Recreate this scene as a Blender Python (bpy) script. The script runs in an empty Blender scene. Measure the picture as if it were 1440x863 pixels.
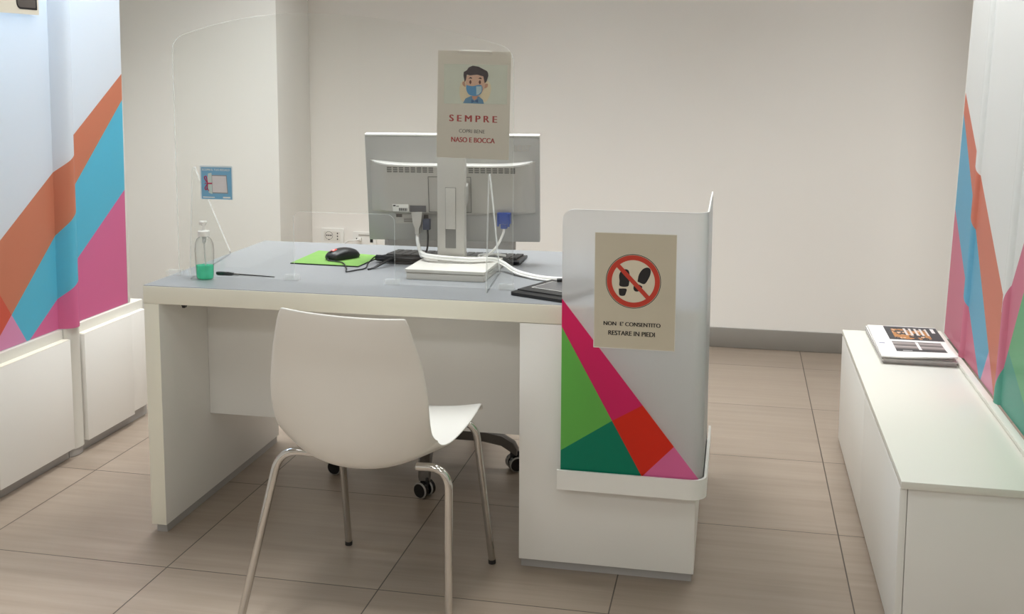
import bpy, bmesh, math, random
from mathutils import Vector, Matrix
random.seed(4)
sc = bpy.context.scene
COL = sc.collection
PI = math.pi

# ------------------------------------------------------------------ camera
def make_camera():
    f, yaw, pitch, roll, h = 1524.848, 0.205976, 0.119791, 0.003675, 1.346
    cy, sy = math.cos(yaw), math.sin(yaw)
    f0 = Vector((-sy, cy, 0)); r0 = Vector((cy, sy, 0)); u0 = Vector((0, 0, 1))
    fw = f0*math.cos(pitch) - u0*math.sin(pitch)
    u = u0*math.cos(pitch) + f0*math.sin(pitch)
    r = r0*math.cos(roll) + u*math.sin(roll)
    u2 = u*math.cos(roll) - r0*math.sin(roll)
    cd = bpy.data.cameras.new('camera'); co = bpy.data.objects.new('camera', cd); COL.objects.link(co)
    m = Matrix((r, u2, -fw)).transposed().to_4x4(); m.translation = Vector((0, 0, h))
    co.matrix_world = m
    cd.sensor_width = 36; cd.lens = f*36/1440
    cd.shift_y = (279.154 - 431.5)/1440
    cd.clip_start = .02
    sc.camera = co
make_camera()

# ------------------------------------------------------------------ world, lights, exposure
w = bpy.data.worlds.new('world'); sc.world = w; w.use_nodes = True
w.node_tree.nodes['Background'].inputs[0].default_value = (1, .97, .93, 1)
w.node_tree.nodes['Background'].inputs[1].default_value = .30
sc.view_settings.view_transform = 'Standard'
sc.view_settings.look = 'None'
sc.view_settings.gamma = 1
sc.view_settings.use_curve_mapping = False
sc.view_settings.exposure = 0.0

def area(name, loc, sx, sy, power, col=(1, .94, .86), spread=180, rot=(0, 0, 0)):
    l = bpy.data.lights.new(name, 'AREA'); l.shape = 'RECTANGLE'; l.size = sx; l.size_y = sy
    l.energy = power; l.color = col; l.spread = math.radians(spread)
    o = bpy.data.objects.new(name, l); COL.objects.link(o); o.location = loc; o.rotation_euler = rot
    return o
CEIL = 2.80
LAMP = (.975, 1, .995)
for lx in (-1.95, -.75, .45):
    area('ceiling_lamp', (lx, 4.2, CEIL-.03), .6, .6, 5.8, LAMP, 78)       # row by the back wall
area('ceiling_lamp', (-2.75, 3.75, CEIL-.03), .6, .6, 5, LAMP, 80)         # unseen lamp added to brighten the pillar
for lx, pw in ((-1.95, 13.5), (-.75, 4.6), (.45, 4.4)):
    area('ceiling_lamp', (lx, 3.55, CEIL-.03), .6, .6, pw, LAMP, 103)      # row above the back of the desk
area('ceiling_lamp', (-.75, 3.0, CEIL-.03), .6, .6, 16, LAMP, 130)         # lamp above the desk
for lx in (-1.6, -.2):
    area('ceiling_lamp', (lx, .8, CEIL-.03), .6, .6, 5.6, LAMP, 160)       # row in front of the desk
for lx in (-1.6, .2):
    area('ceiling_lamp', (lx, -1.6, CEIL-.03), .6, .6, 25, LAMP, 160)      # row behind the camera
def spot(loc, power, half, blend):
    l = bpy.data.lights.new('ceiling_spot', 'SPOT'); l.energy = power; l.color = LAMP; l.spot_size = math.radians(2*half); l.spot_blend = blend
    l.shadow_soft_size = .06
    o = bpy.data.objects.new('ceiling_spot', l); COL.objects.link(o); o.location = loc
for lx in (-2.15, -1.45, -.75):
    spot((lx, 1.25, CEIL-.04), 100, 25, .22)                                # downlights in front of the desk
# lamp tubes inside the backlit panel boxes
area('panel_lamp', (-2.44, 2.75, 1.95), .08, 1.2, 16, (.50, .74, 1), 180, (0, -PI*.30, 0))
area('panel_lamp', (1.02, 3.0, 1.95), .08, 1.8, 20, (.97, .98, 1), 180, (0, PI*.30, 0))

# ------------------------------------------------------------------ materials
def lin(c):
    def g(v):
        v = v/255
        return v/12.92 if v <= .04045 else ((v+.055)/1.055)**2.4
    return (g(c[0]), g(c[1]), g(c[2]), 1)

class NT:
    def __init__(s, name):
        s.m = bpy.data.materials.new(name); s.m.use_nodes = True
        s.t = s.m.node_tree; s.t.nodes.clear()
        s.out = s.n('ShaderNodeOutputMaterial')
    def n(s, k, **kw):
        nd = s.t.nodes.new(k)
        for a, b in kw.items(): setattr(nd, a, b)
        return nd
    def l(s, a, b): s.t.links.new(a, b)
    def setin(s, sock, v):
        if hasattr(v, 'is_output'): s.l(v, sock)
        else: sock.default_value = v
    def math(s, op, a, b=0.0, c=0.0):
        nd = s.n('ShaderNodeMath', operation=op)
        s.setin(nd.inputs[0], a); s.setin(nd.inputs[1], b); s.setin(nd.inputs[2], c)
        return nd.outputs[0]
    def mix(s, f, a, b):
        nd = s.n('ShaderNodeMix', data_type='RGBA')
        s.setin(nd.inputs[0], f); s.setin(nd.inputs[6], a); s.setin(nd.inputs[7], b)
        return nd.outputs[2]
    def principled(s, col, rough=.5, metal=0, spec=.5, coat=0):
        p = s.n('ShaderNodeBsdfPrincipled')
        s.setin(p.inputs['Base Color'], col); s.setin(p.inputs['Roughness'], rough)
        p.inputs['Metallic'].default_value = metal; p.inputs['Specular IOR Level'].default_value = spec
        p.inputs['Coat Weight'].default_value = coat; p.inputs['Coat Roughness'].default_value = .12
        s.l(p.outputs[0], s.out.inputs[0])
        return p
    def noise(s, scale, detail=3, vec=None, rough=.5):
        nd = s.n('ShaderNodeTexNoise'); nd.inputs['Scale'].default_value = scale
        nd.inputs['Detail'].default_value = detail; nd.inputs['Roughness'].default_value = rough
        if vec is not None: s.l(vec, nd.inputs['Vector'])
        return nd.outputs[0]
    def uv(s):
        u = s.n('ShaderNodeUVMap'); sp = s.n('ShaderNodeSeparateXYZ'); s.l(u.outputs[0], sp.inputs[0])
        return sp.outputs[0], sp.outputs[1]

def plain(name, rgb, rough=.5, metal=0, spec=.5, var=.03, scale=14, coat=0, bump=0):
    """a plain coat with a faint procedural mottling"""
    t = NT(name); c = lin(rgb)
    tc = t.n('ShaderNodeTexCoord')
    f = t.noise(scale, 2, tc.outputs['Object'])
    d = tuple(max(0, v*(1-2*var)) for v in c[:3]) + (1,)
    e = tuple(min(1, v*(1+2*var)) for v in c[:3]) + (1,)
    p = t.principled(t.mix(f, d, e), rough, metal, spec, coat)
    if bump:
        b = t.n('ShaderNodeBump'); b.inputs['Strength'].default_value = bump; b.inputs['Distance'].default_value = .002
        t.l(t.noise(scale*25, 2, tc.outputs['Object']), b.inputs['Height']); t.l(b.outputs[0], p.inputs['Normal'])
    return t.m

M = {}
M['wall'] = plain('wall_paint', (240, 236, 230), .7, var=.008, scale=2, bump=.05)
M['column'] = plain('column_paint', (244, 243, 239), .7, var=.008, scale=2, bump=.05)
M['ceiling'] = plain('ceiling_paint', (225, 222, 216), .8)
M['baseboard'] = plain('baseboard_grey', (140, 135, 128), .45, var=.04, scale=5)
M['laminate'] = plain('white_laminate', (238, 236, 231), .38, var=.008, scale=3)
M['laminate_warm'] = plain('warm_white_laminate', (226, 224, 215), .38, var=.008, scale=3)
M['carcass'] = plain('off_white_carcass', (214, 211, 202), .4, var=.008, scale=3)
M['cream'] = plain('cream_edge_band', (238, 234, 218), .4, var=.01, scale=4)
M['desk_grey'] = plain('grey_desk_laminate', (140, 142, 145), .42, var=.02, scale=60)
M['plinth'] = plain('grey_metal_plinth', (172, 170, 168), .35, metal=.25, var=.05, scale=6)
M['shell'] = plain('white_plastic_shell', (233, 230, 224), .35, var=.006)
M['white_plastic'] = plain('white_plastic', (238, 236, 231), .35)
M['monitor'] = plain('silver_grey_plastic', (182, 180, 176), .42, var=.02, bump=.03)
M['monitor_light'] = plain('pale_grey_plastic', (194, 190, 183), .4, var=.02)
M['foot_pale'] = plain('pale_foot_plastic', (216, 212, 205), .4, var=.01)
M['monitor_dark'] = plain('dark_grey_slots', (112, 110, 106), .5)
M['lit_edge'] = plain('lit_edge_white', (240, 238, 234), .25)  # light falling on the monitor's upward edges, put into the colour
M['screen_black'] = plain('black_screen_glass', (14, 14, 16), .1)
M['black'] = plain('black_plastic', (28, 28, 30), .4, var=.06)
M['black_gloss'] = plain('black_gloss_plastic', (22, 22, 24), .22)
M['dark_rubber'] = plain('dark_rubber', (40, 38, 37), .6)
M['grey_plastic'] = plain('grey_base_plastic', (92, 86, 80), .45)
M['grey_light_plastic'] = plain('pale_castor_trim', (150, 146, 140), .4)
M['fabric_grey'] = plain('grey_chair_fabric', (150, 147, 143), .9, var=.08, scale=60, bump=.2)
M['green_pad'] = plain('green_mouse_mat', (112, 156, 74), .6, var=.05, scale=30)
M['red_sticker'] = plain('red_sticker', (215, 60, 50), .4)
M['pink_print'] = plain('pale_pink_print', (250, 205, 200), .4)
M['blue_plug'] = plain('blue_plug', (40, 75, 160), .4)
M['white_cable'] = plain('white_cable', (232, 230, 226), .4)
M['paper'] = plain('white_paper', (232, 224, 208), .8, var=.015, scale=10)
M['notice_paper'] = plain('beige_notice_paper', (206, 196, 176), .8, var=.02, scale=12)
M['newsprint'] = plain('newsprint', (226, 223, 220), .8, var=.03, scale=20)
M['page_edges'] = plain('shaded_page_edges', (176, 170, 168), .9, var=.10, scale=40)  # stacked page edges, with shade on the sides put into the darker colour
M['red_ink'] = plain('red_ink', (200, 62, 45), .7)
M['dark_red_ink'] = plain('dark_red_ink', (165, 45, 42), .7)
M['black_ink'] = plain('black_ink', (36, 33, 34), .7)
M['ink_grey'] = plain('grey_ink', (95, 88, 84), .7)
M['holes'] = plain('dark_socket_holes', (30, 28, 27), .5)

def chrome():
    t = NT('chrome'); tc = t.n('ShaderNodeTexCoord')
    f = t.noise(9, 2, tc.outputs['Object'])
    t.principled(t.mix(f, (.60, .585, .56, 1), (.70, .685, .66, 1)), .09, 1)
    return t.m
M['chrome'] = chrome()

def floor_mat():
    t = NT('floor_tiles')
    g = t.n('ShaderNodeNewGeometry'); sp = t.n('ShaderNodeSeparateXYZ'); t.l(g.outputs['Position'], sp.inputs[0])
    X = t.math('ADD', sp.outputs[0], 1.484 + 60*.6); Y = t.math('ADD', sp.outputs[1], -2.5482 + 60*.6004)
    xs = t.math('DIVIDE', X, .6); ys = t.math('DIVIDE', Y, .6004)
    def grout(v, w):
        fr = t.math('FRACT', v); d = t.math('MINIMUM', fr, t.math('SUBTRACT', 1.0, fr))
        return t.math('LESS_THAN', d, w)
    gr = t.math('MAXIMUM', grout(xs, .0029), grout(ys, .0029))
    # per tile tone
    cv = t.n('ShaderNodeCombineXYZ'); t.l(t.math('FLOOR', xs), cv.inputs[0]); t.l(t.math('FLOOR', ys), cv.inputs[1])
    wn = t.n('ShaderNodeTexWhiteNoise', noise_dimensions='2D'); t.l(cv.outputs[0], wn.inputs['Vector'])
    # grain streaks running along X
    mp = t.n('ShaderNodeMapping'); mp.inputs['Scale'].default_value = (1.6, 26, 1); t.l(g.outputs['Position'], mp.inputs['Vector'])
    add = t.n('ShaderNodeVectorMath', operation='MULTIPLY_ADD'); t.l(wn.outputs['Color'], add.inputs[0]); add.inputs[1].default_value = (9, 9, 9); t.l(mp.outputs[0], add.inputs[2])
    n1 = t.noise(1.3, 5, add.outputs[0], .6)
    n2 = t.noise(2.2, 3, g.outputs['Position'])
    f = t.math('ADD', t.math('MULTIPLY', n1, .75), t.math('MULTIPLY', n2, .25))
    f = t.math('MULTIPLY_ADD', t.math('SUBTRACT', f, .5), 1.7, .5)
    c = t.mix(f, lin((128, 113, 99)), lin((160, 146, 132)))
    tone = t.math('MULTIPLY_ADD', wn.outputs['Value'], .10, .95)
    hv = t.n('ShaderNodeVectorMath', operation='SCALE'); t.l(c, hv.inputs[0]); t.l(tone, hv.inputs['Scale'])
    c = t.mix(gr, hv.outputs[0], lin((64, 52, 44)))
    p = t.principled(c, .42)
    t.l(t.math('MULTIPLY_ADD', n1, .2, .30), p.inputs['Roughness'])
    b = t.n('ShaderNodeBump'); b.inputs['Strength'].default_value = .25; b.inputs['Distance'].default_value = .002
    t.l(t.math('SUBTRACT', t.math('MULTIPLY', n1, .2), gr), b.inputs['Height']); t.l(b.outputs[0], p.inputs['Normal'])
    return t.m
M['floor'] = floor_mat()

def sheen(t, lo, hi, power=4.0):
    lw = t.n('ShaderNodeLayerWeight'); lw.inputs[0].default_value = .5
    return t.math('MULTIPLY_ADD', t.math('POWER', lw.outputs['Facing'], power), hi-lo, lo)
def acrylic(name, tint=(1, 1, 1), lo=.035, hi=.5, rim=1.0):
    t = NT(name)
    tr = t.n('ShaderNodeBsdfTransparent'); tr.inputs[0].default_value = (*tint, 1)
    if rim < 1: t.l(t.mix(sheen(t, 0, 1, 2.5), (*tint, 1), (tint[0]*rim, tint[1]*rim, tint[2]*rim, 1)), tr.inputs[0])   # refraction-like edge darkening put into the tint
    gl = t.n('ShaderNodeBsdfGlossy'); gl.inputs['Roughness'].default_value = .03
    mx = t.n('ShaderNodeMixShader'); t.l(sheen(t, lo, hi), mx.inputs[0])
    t.l(tr.outputs[0], mx.inputs[1]); t.l(gl.outputs[0], mx.inputs[2]); t.l(mx.outputs[0], t.out.inputs[0])
    return t.m
M['acrylic'] = acrylic('clear_acrylic', (.985, .99, .985), .04, .4)
M['bottle'] = acrylic('clear_bottle_plastic', (.96, .97, .965), .05, .55, .5)
M['acrylic_stand'] = acrylic('clear_acrylic_stand', (.97, .975, .97), .02, .10)

def edge_mat(name, a, col=(238, 240, 238)):
    t = NT(name)
    tr = t.n('ShaderNodeBsdfTransparent'); d = t.n('ShaderNodeBsdfDiffuse'); d.inputs[0].default_value = lin(col)
    tl = t.n('ShaderNodeBsdfTranslucent'); tl.inputs[0].default_value = lin(col)
    m1 = t.n('ShaderNodeMixShader'); m1.inputs[0].default_value = .5; t.l(d.outputs[0], m1.inputs[1]); t.l(tl.outputs[0], m1.inputs[2])
    mx = t.n('ShaderNodeMixShader'); mx.inputs[0].default_value = a
    t.l(tr.outputs[0], mx.inputs[1]); t.l(m1.outputs[0], mx.inputs[2]); t.l(mx.outputs[0], t.out.inputs[0])
    return t.m
M['acrylic_edge'] = edge_mat('acrylic_polished_edge', .5)
M['clip_acrylic'] = edge_mat('acrylic_clip', .22)
M['screen_edge'] = edge_mat('acrylic_sheet_edge', .40)

def liquid():
    t = NT('green_sanitizer')
    tr = t.n('ShaderNodeBsdfTransparent'); tr.inputs[0].default_value = (.40, .92, .72, 1)
    tl = t.n('ShaderNodeBsdfTranslucent'); tl.inputs[0].default_value = (.22, .92, .66, 1)
    d = t.n('ShaderNodeBsdfDiffuse'); d.inputs[0].default_value = (.20, .86, .60, 1)
    m1 = t.n('ShaderNodeMixShader'); t.l(t.noise(60, 2), m1.inputs[0]); t.l(d.outputs[0], m1.inputs[1]); t.l(tl.outputs[0], m1.inputs[2])
    mx = t.n('ShaderNodeMixShader'); mx.inputs[0].default_value = .5
    t.l(tr.outputs[0], mx.inputs[1]); t.l(m1.outputs[0], mx.inputs[2]); t.l(mx.outputs[0], t.out.inputs[0])
    return t.m
M['liquid'] = liquid()

def thin_paper(name, rgb, tl=.4):
    t = NT(name); tc = t.n('ShaderNodeTexCoord')
    f = t.noise(6, 3, tc.outputs['Object'])
    c0 = lin(rgb); c = t.mix(f, tuple(v*.93 for v in c0[:3])+(1,), c0)
    d = t.n('ShaderNodeBsdfDiffuse'); tr = t.n('ShaderNodeBsdfTranslucent'); t.l(c, d.inputs[0]); t.l(c, tr.inputs[0])
    mx = t.n('ShaderNodeMixShader'); mx.inputs[0].default_value = tl
    t.l(d.outputs[0], mx.inputs[1]); t.l(tr.outputs[0], mx.inputs[2]); t.l(mx.outputs[0], t.out.inputs[0])
    return t.m
M['thin_paper'] = thin_paper('thin_printed_paper', (226, 220, 210), .42)

# coloured bands printed on a translucent sheet: UV in metres (run along the sheet, height)
ORANGE, BLUE, PINK, LPINK, RED = (230, 158, 128), (120, 216, 236), (240, 140, 186), (244, 180, 214), (236, 124, 102)
RORANGE, RBLUE, RPINK, RLPINK, RGREEN, RTEAL = (226, 146, 124), (124, 194, 222), (226, 142, 166), (238, 176, 200), (132, 200, 154), (110, 186, 168)
GREEN, TEAL, MAGENTA, SCARLET = (126, 210, 100), (10, 150, 118), (240, 50, 124), (246, 60, 38)
def graphic(name, build, white=(236, 238, 240), tl=.5, clear=0.0, clear_rough=.1, gloss=.04):
    t = NT(name); U, V = t.uv()
    def side(p, q):            # 1 on the left of the line p -> q
        a = -(q[1]-p[1]); b = (q[0]-p[0]); c = -(a*p[0]+b*p[1])
        return t.math('GREATER_THAN', t.math('MULTIPLY_ADD', U, a, t.math('MULTIPLY_ADD', V, b, c)), 0.0)
    AND = lambda *m: m[0] if len(m) == 1 else t.math('MULTIPLY', m[0], AND(*m[1:]))
    NOT = lambda m: t.math('SUBTRACT', 1.0, m)
    col, ink = build(t, side, AND, NOT, lin(white))
    d = t.n('ShaderNodeBsdfDiffuse'); tr = t.n('ShaderNodeBsdfTranslucent'); t.l(col, d.inputs[0]); t.l(col, tr.inputs[0])
    mx = t.n('ShaderNodeMixShader'); mx.inputs[0].default_value = tl
    t.l(d.outputs[0], mx.inputs[1]); t.l(tr.outputs[0], mx.inputs[2])
    sh = mx.outputs[0]
    if clear:
        cl = t.n('ShaderNodeBsdfRefraction'); cl.inputs['IOR'].default_value = 1.35; cl.inputs['Roughness'].default_value = clear_rough
        cl.inputs[0].default_value = (.97, .98, .98, 1)
        tp = t.n('ShaderNodeBsdfTransparent'); tp.inputs[0].default_value = (.97, .98, .98, 1)
        mm = t.n('ShaderNodeMixShader'); mm.inputs[0].default_value = .12
        t.l(cl.outputs[0], mm.inputs[1]); t.l(tp.outputs[0], mm.inputs[2])
        m2 = t.n('ShaderNodeMixShader'); t.l(t.math('MULTIPLY', NOT(t.math('MULTIPLY', ink, .86)), clear), m2.inputs[0])
        t.l(sh, m2.inputs[1]); t.l(mm.outputs[0], m2.inputs[2]); sh = m2.outputs[0]
    gl = t.n('ShaderNodeBsdfGlossy'); gl.inputs['Roughness'].default_value = .25
    m3 = t.n('ShaderNodeMixShader'); t.l(sheen(t, gloss*.5, .35), m3.inputs[0])
    t.l(sh, m3.inputs[1]); t.l(gl.outputs[0], m3.inputs[2]); t.l(m3.outputs[0], t.out.inputs[0])
    return t.m

def left_bands(t, side, AND, NOT, white):
    l1 = side((2.95, .808), (3.70, .808+.674*.75)); l2 = side((2.987, .56), (3.709, 1.224)); l3 = side((3.061, .45), (3.694, .879))
    B = side((3.061, .45), (2.936, .634))       # left of this line: towards the viewer end
    inside = NOT(l1)
    c = t.mix(inside, white, t.mix(B, lin(ORANGE), lin(RED)))
    c = t.mix(NOT(l2), c, t.mix(B, lin(BLUE), lin(LPINK)))
    c = t.mix(AND(NOT(l3), NOT(B)), c, lin(PINK))
    return c, inside
def right_bands(t, side, AND, NOT, white):
    l1 = side((3.195, .711), (3.995, 1.279)); l2 = side((3.379, .6), (3.979, 1.197)); l3 = side((3.386, .413), (3.942, .837))
    B = side((3.386, .413), (3.31, .528))
    c = t.mix(NOT(l1), white, lin(RORANGE))
    c = t.mix(NOT(l2), c, t.mix(B, lin(RBLUE), lin(RLPINK)))
    c = t.mix(AND(NOT(l3), NOT(B)), c, lin(RPINK))
    near = side((3.15, 0), (3.15, 2))
    n1 = side((3.165, .685), (3.031, .898)); n2 = side((3.082, .594), (2.985, .776)); n3 = side((2.878, .496), (3.065, .58))
    nc = t.mix(n1, white, lin(RPINK)); nc = t.mix(n2, nc, t.mix(NOT(n3), lin(RGREEN), lin(RTEAL)))
    c = t.mix(near, c, nc)
    return c, near
def front_bands(t, side, AND, NOT, white):
    a = side((-.083, .311), (-.431, .753)); b = side((-.231, .316), (-.430, .676))
    red = side((-.222, .488), (-.299, .442)); pk = side((-.141, .383), (-.203, .317)); teal = NOT(side((-.427, .357), (-.299, .442)))
    s = t.mix(red, lin(MAGENTA), t.mix(pk, lin(SCARLET), lin((250, 132, 190))))
    g = t.mix(teal, lin(GREEN), lin(TEAL))
    c = t.mix(a, white, t.mix(b, s, g))
    return c, a
M['left_graphic'] = graphic('left_backlit_graphic', left_bands, (240, 242, 245), .5)
M['right_graphic'] = graphic('right_wall_graphic', right_bands, (240, 241, 240), .4)
M['front_graphic'] = graphic('frosted_partition_graphic', front_bands, (252, 251, 252), .36, clear=.62, clear_rough=.30)
M['frost_edge'] = plain('frosted_sheet_edge', (236, 237, 234), .4)

# ------------------------------------------------------------------ mesh helpers
def bm_new(): return bmesh.new()
def box(bm, x0, x1, y0, y1, z0, z1, bev=0, mi=0, seg=2):
    r = bmesh.ops.create_cube(bm, size=1)
    vs = r['verts']
    for v in vs:
        v.co = Vector((x0+(v.co.x+.5)*(x1-x0), y0+(v.co.y+.5)*(y1-y0), z0+(v.co.z+.5)*(z1-z0)))
    fs = list({f for v in vs for f in v.link_faces})
    for f in fs: f.material_index = mi
    if bev:
        es = list({e for v in vs for e in v.link_edges})
        bmesh.ops.bevel(bm, geom=es, offset=bev, segments=seg, affect='EDGES', profile=.5)
    return vs
def prism(bm, pts, fn, d0, d1, mi=0, mside=None):
    """pts: 2d outline; fn(a,b,d) -> 3d; extruded from d0 to d1"""
    A = [bm.verts.new(fn(a, b, d0)) for a, b in pts]; B = [bm.verts.new(fn(a, b, d1)) for a, b in pts]
    f = bm.faces.new(A); f.material_index = mi
    g = bm.faces.new(list(reversed(B))); g.material_index = mi
    n = len(pts)
    for i in range(n):
        q = bm.faces.new([A[(i+1) % n], A[i], B[i], B[(i+1) % n]]); q.material_index = mi if mside is None else mside
    return A+B
XZ = lambda a, b, d: (a, d, b)
YZ = lambda a, b, d: (d, a, b)
XY = lambda a, b, d: (a, b, d)
def flat(bm, pts, fn, d, mi=0):
    f = bm.faces.new([bm.verts.new(fn(a, b, d)) for a, b in pts]); f.material_index = mi
    return f
def smooth_path(pts, n=8):
    P = [Vector(p) for p in pts]; out = []
    for i in range(len(P)-1):
        a = P[i-1] if i else P[0]*2-P[1]; b = P[i]; c = P[i+1]; d = P[i+2] if i+2 < len(P) else P[-1]*2-P[-2]
        for k in range(n):
            t = k/n
            out.append(.5*((2*b)+(c-a)*t+(2*a-5*b+4*c-d)*t*t+(3*b-a-3*c+d)*t**3))
    out.append(P[-1]); return out
def tube(bm, pts, r, seg=10, sm=8, mi=0):
    P = smooth_path(pts, sm) if sm else [Vector(p) for p in pts]
    n = len(P); rings = []
    t0 = (P[1]-P[0]).normalized(); up = Vector((0, 0, 1)) if abs(t0.z) < .9 else Vector((1, 0, 0))
    nrm = t0.cross(up).normalized()
    for i in range(n):
        t = (P[min(i+1, n-1)]-P[max(i-1, 0)]).normalized()
        nrm = (nrm - t*nrm.dot(t)).normalized(); bn = t.cross(nrm)
        rr = r if not callable(r) else r(i/(n-1))
        rings.append([bm.verts.new(P[i]+nrm*math.cos(2*PI*k/seg)*rr+bn*math.sin(2*PI*k/seg)*rr) for k in range(seg)])
    for i in range(n-1):
        for k in range(seg):
            f = bm.faces.new([rings[i][k], rings[i][(k+1) % seg], rings[i+1][(k+1) % seg], rings[i+1][k]]); f.material_index = mi
    bm.faces.new(list(reversed(rings[0]))).material_index = mi; bm.faces.new(rings[-1]).material_index = mi
def lathe(bm, prof, c=(0, 0, 0), seg=28, sx=1, sy=1, mi=0, axis='Z'):
    rings = []
    for r, z in prof:
        ring = []
        for k in range(seg):
            a = 2*PI*k/seg; p = (math.cos(a)*r*sx, math.sin(a)*r*sy, z)
            if axis == 'X': p = (p[2], p[0], p[1])
            if axis == 'Y': p = (p[0], p[2], p[1])
            ring.append(bm.verts.new((p[0]+c[0], p[1]+c[1], p[2]+c[2])))
        rings.append(ring)
    for i in range(len(rings)-1):
        for k in range(seg):
            bm.faces.new([rings[i][k], rings[i][(k+1) % seg], rings[i+1][(k+1) % seg], rings[i+1][k]]).material_index = mi
    bm.faces.new(list(reversed(rings[0]))).material_index = mi; bm.faces.new(rings[-1]).material_index = mi
def rounded(x0, x1, z0, z1, r, n=6):
    """rounded rectangle outline; r = one radius or (bl, br, tr, tl)"""
    R = r if isinstance(r, (tuple, list)) else (r,)*4
    out = []
    for (cx, cz, a0, rr) in ((x0, z0, PI, R[0]), (x1, z0, 1.5*PI, R[1]), (x1, z1, 0, R[2]), (x0, z1, .5*PI, R[3])):
        sx = 1 if cx == x0 else -1; sz = 1 if cz == z0 else -1
        if rr <= 0: out.append((cx, cz)); continue
        for k in range(n+1):
            a = a0 + .5*PI*k/n
            out.append((cx+sx*rr+rr*math.cos(a), cz+sz*rr+rr*math.sin(a)))
    return out
def obj(name, bm, mats, parent=None, sharp=35, loc=None):
    if not isinstance(mats, (list, tuple)): mats = [mats]
    bmesh.ops.recalc_face_normals(bm, faces=bm.faces[:])
    me = bpy.data.meshes.new(name); bm.to_mesh(me); bm.free()
    for m in mats: me.materials.append(m)
    me.polygons.foreach_set('use_smooth', [True]*len(me.polygons)); me.set_sharp_from_angle(angle=math.radians(sharp))
    o = bpy.data.objects.new(name, me); COL.objects.link(o)
    if parent: o.parent = parent
    if loc: o.location = loc
    return o
def tag(o, label=None, cat=None, group=None, kind=None):
    if label: o['label'] = label
    if cat: o['category'] = cat
    if group: o['group'] = group
    if kind: o['kind'] = kind
    return o
def thing(name, label, cat, loc=(0, 0, 0), rz=0, group=None):
    o = bpy.data.objects.new(name, None); COL.objects.link(o); o.empty_display_size = .05
    o.location = loc; o.rotation_euler = (0, 0, rz)
    return tag(o, label, cat, group)
def struct(name, bm, m):
    return tag(obj(name, bm, m), kind='structure')
def lettering(name, txt, x0, x1, z0, z1, y, mat, parent, bold=0.0):
    """text fitted to a box in the local XZ plane, facing -Y; bold = extra stroke width (m)"""
    cu = bpy.data.curves.new(name, 'FONT'); cu.body = txt; cu.size = 1; cu.resolution_u = 6
    tmp = bpy.data.objects.new('tmp_text', cu); COL.objects.link(tmp)
    dg = bpy.context.evaluated_depsgraph_get(); dg.update()
    me = bpy.data.meshes.new_from_object(tmp.evaluated_get(dg))
    bpy.data.objects.remove(tmp); bpy.data.curves.remove(cu)
    xs = [v.co.x for v in me.vertices]; ys = [v.co.y for v in me.vertices]
    a, b, c, d = min(xs), max(xs), min(ys), max(ys)
    V = [((v.co.x-a)/(b-a)*(x1-x0-bold)+x0, z0+(v.co.y-c)/(d-c)*(z1-z0)) for v in me.vertices]
    F = [tuple(p.vertices) for p in me.polygons]
    bpy.data.meshes.remove(me)
    vs, fs = [], []
    for k in range(3 if bold else 1):
        o_ = len(vs)
        vs += [(x+bold*k/2, y-.00003*k, z) for x, z in V]; fs += [tuple(i+o_ for i in f) for f in F]
    me = bpy.data.meshes.new(name); me.from_pydata(vs, [], fs); me.materials.append(mat)
    o = bpy.data.objects.new(name, me); COL.objects.link(o); o.parent = parent
    return o

# ------------------------------------------------------------------ room
bm = bm_new(); box(bm, -3.6, 2.4, -3.2, 5.4, -.1, 0); struct('floor', bm, M['floor'])
bm = bm_new(); box(bm, -3.6, 2.4, 5.27, 5.4, 0, CEIL); struct('wall_back', bm, M['wall'])
bm = bm_new(); box(bm, -3.6, -2.165, 4.87, 5.27, 0, CEIL, .004); struct('wall_left', bm, M['column'])
bm = bm_new(); box(bm, -3.6, -3.15, -3.2, 4.87, 0, CEIL); struct('wall_side', bm, M['column'])
bm = bm_new(); box(bm, 1.10, 2.4, -3.2, 5.27, 0, CEIL); struct('wall_right', bm, M['wall'])
bm = bm_new(); box(bm, -3.6, 2.4, -3.3, -3.2, 0, CEIL); struct('wall_front', bm, M['wall'])
bm = bm_new(); box(bm, -3.6, 2.4, -3.2, 5.4, CEIL, CEIL+.1); struct('ceiling', bm, M['ceiling'])
bm = bm_new(); box(bm, -2.165, 1.10, 5.257, 5.27, 0, .097, .003); struct('baseboard_back', bm, M['baseboard'])

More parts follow.
